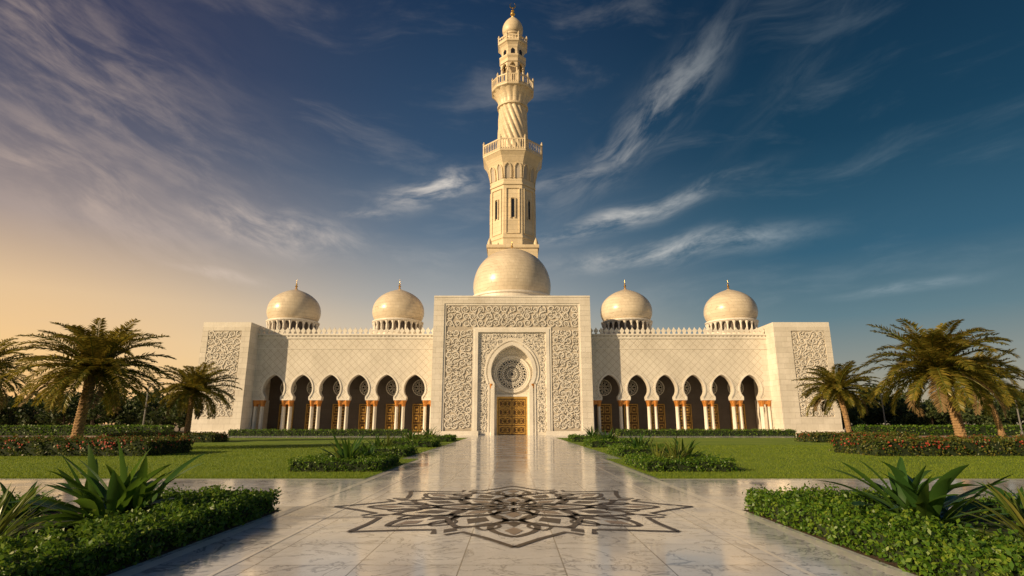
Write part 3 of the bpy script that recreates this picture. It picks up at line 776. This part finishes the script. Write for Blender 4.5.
def lamp(x, y, H, s):
    e = empty('street_lamp', (x, y, 0)); m_ = MB()
    m_.lathe([(.22,0),(.22,.5),(.12,.6),(.08,H),(.05,H+.05)], 0, 0, 10)
    pts = catmull([(0,H-.1),(.3*s,H+.35),(1.6*s,H+.55)],5)
    m_.ribbon(pts, .1, lambda u, v, d: (u, -.05 if d else .05, v))
    a, b_ = sorted((1.4*s, 2.3*s)); m_.box(a,b_,-.16,.16,H+.46,H+.6); m_.build('post_and_head', M_METAL, e)
lamp(-74.5,84,8.6,1); lamp(-58,92,7.5,1); lamp(73,84,8.6,-1); lamp(60,94,7.5,-1)

# ------------------------------------------------------------------ camera, light, sky
cam = bpy.data.cameras.new('camera'); co_ = bpy.data.objects.new('camera', cam); scene.collection.objects.link(co_)
cam.lens = 20; cam.sensor_width = 36; cam.clip_end = 9000
co_.location = (0,0,1.6); co_.rotation_euler = (radians(90+13.44),0,0); scene.camera = co_
SUN_EL = 19; dirx, diry = -.85, -.527
L = bpy.data.lights.new('sun', 'SUN'); L.energy = 5.0; L.angle = radians(.6); L.color = (1,.74,.43)
lo = bpy.data.objects.new('sun', L); scene.collection.objects.link(lo)
import mathutils
v = mathutils.Vector((dirx*cos(radians(SUN_EL)), diry*cos(radians(SUN_EL)), sin(radians(SUN_EL))))
lo.rotation_euler = v.to_track_quat('Z', 'Y').to_euler()

W = bpy.data.worlds.new('World'); scene.world = W; W.use_nodes = True
t = NT(W.node_tree); bg = W.node_tree.nodes['Background']
sky = t.n.new('ShaderNodeTexSky'); sky.sky_type = 'NISHITA'; sky.sun_disc = False
sky.sun_elevation = radians(SUN_EL); sky.sun_rotation = atan2(dirx, diry)
tc = t.n.new('ShaderNodeTexCoord').outputs['Generated']; x, y, z = t.xyz(tc)
hyp = t.M('MAXIMUM', t.M('SQRT', t.M('ADD', t.M('MULTIPLY', x, x), t.M('MULTIPLY', y, y))), .001)
s = t.M('DIVIDE', x, hyp); zz = t.M('MAXIMUM', z, 0)
left = t.ramp(zz, [(0,(.90,.46,.16)),(.08,(1.0,.62,.25)),(.18,(.82,.56,.31)),(.28,(.38,.30,.27)),(.40,(.12,.115,.155)),(.52,(.045,.05,.10)),(1,(.015,.022,.05))])
mid = t.ramp(zz, [(0,(.86,.62,.34)),(.12,(.72,.60,.43)),(.21,(.38,.39,.38)),(.32,(.12,.18,.25)),(.45,(.033,.078,.15)),(.64,(.010,.034,.085)),(1,(.006,.02,.06))])
right = t.ramp(zz, [(0,(.46,.36,.22)),(.08,(.28,.29,.25)),(.16,(.115,.20,.235)),(.26,(.028,.105,.17)),(.42,(.005,.045,.09)),(.6,(.002,.022,.055)),(1,(.002,.015,.045))])
c = t.mix(t.maprange(s, -.75, -.08), left, mid); c = t.mix(t.maprange(s, -.15, .5), c, right)
A = t.M('MULTIPLY', t.M('ARCTAN2', x, y), 57.2958); E = t.M('MULTIPLY', t.M('ARCSINE', z), 57.2958)
wn = t.noise(t.vec(A, E, 0), .06, 2, .5, color=True); wx, wy, wz = t.xyz(wn)
A2 = t.M('ADD', A, t.M('MULTIPLY', t.M('SUBTRACT', wx, .5), 6)); E2 = t.M('ADD', E, t.M('MULTIPLY', t.M('SUBTRACT', wy, .5), 5))
cl = None
def rot(ang, a0, e0):
    ca, sa = cos(radians(ang)), sin(radians(ang))
    da = t.M('SUBTRACT', A2, a0); de = t.M('SUBTRACT', E2, e0)
    return t.M('ADD', t.M('MULTIPLY', da, ca), t.M('MULTIPLY', de, sa)), t.M('SUBTRACT', t.M('MULTIPLY', de, ca), t.M('MULTIPLY', da, sa))
for gi, (gang, items) in enumerate([(36, [(15,29.5,38,10,1.9,.45),(33,34,40,12,1.5,.08),(18,33,34,9,1.2,.2)]),
        (10, [(12,20,13,9,1.0,.75),(17,16.2,4,9,1.0,.85),(35,11.3,7,4,.4,.5),(-8.5,23,18,5,1.3,1.0),(-16,19.7,8,4,.5,.5),(8,25,14,6,.8,.3)]),
        (-18, [(-24,17.6,-8,6.5,1.5,1.0),(-28,13.4,-3,4,.5,.7),(-41,27,-28,14,6.0,.42),(-41,19,-20,12,3.6,.5)])]):
    gu, gv = rot(gang, 0, 0)
    nz = t.noise(t.vec(t.M('MULTIPLY', gu, .15), t.M('MULTIPLY', gv, .48), gi*7.3+1), 1.0, 7, .62, .3)
    tex = t.maprange(nz, .34, .74)
    for (a0, e0, ang, ln, wd, st) in items:
        u, v_ = rot(ang, a0, e0)
        q = t.M('ADD', t.M('POWER', t.M('ABSOLUTE', t.M('DIVIDE', u, ln)), 2), t.M('POWER', t.M('ABSOLUTE', t.M('DIVIDE', v_, wd)), 2))
        mask = t.M('EXPONENT', t.M('MULTIPLY', q, -1))
        val = t.M('MULTIPLY', t.M('MULTIPLY', mask, tex), st)
        cl = val if cl is None else t.M('MAXIMUM', cl, val)
gen = t.maprange(t.noise(t.vec(t.M('MULTIPLY', A2, .05), t.M('MULTIPLY', E2, .2), 3), 1.0, 6, .62, .3), .5, .85, 0, .15)
cl = t.M('MAXIMUM', cl, gen)
cc = t.mix(t.maprange(s, -.7, .0), (.66,.50,.40), (.90,.82,.72)); cc = t.mix(t.maprange(s, 0, .6), cc, (.45,.52,.55))
c = t.mix(cl, c, cc)
c = t.mix(1, c, (10,10,10), 'MULTIPLY')
c = t.mix(.04, c, sky.outputs[0])
t.put(bg.inputs[0], c); bg.inputs[1].default_value = .1
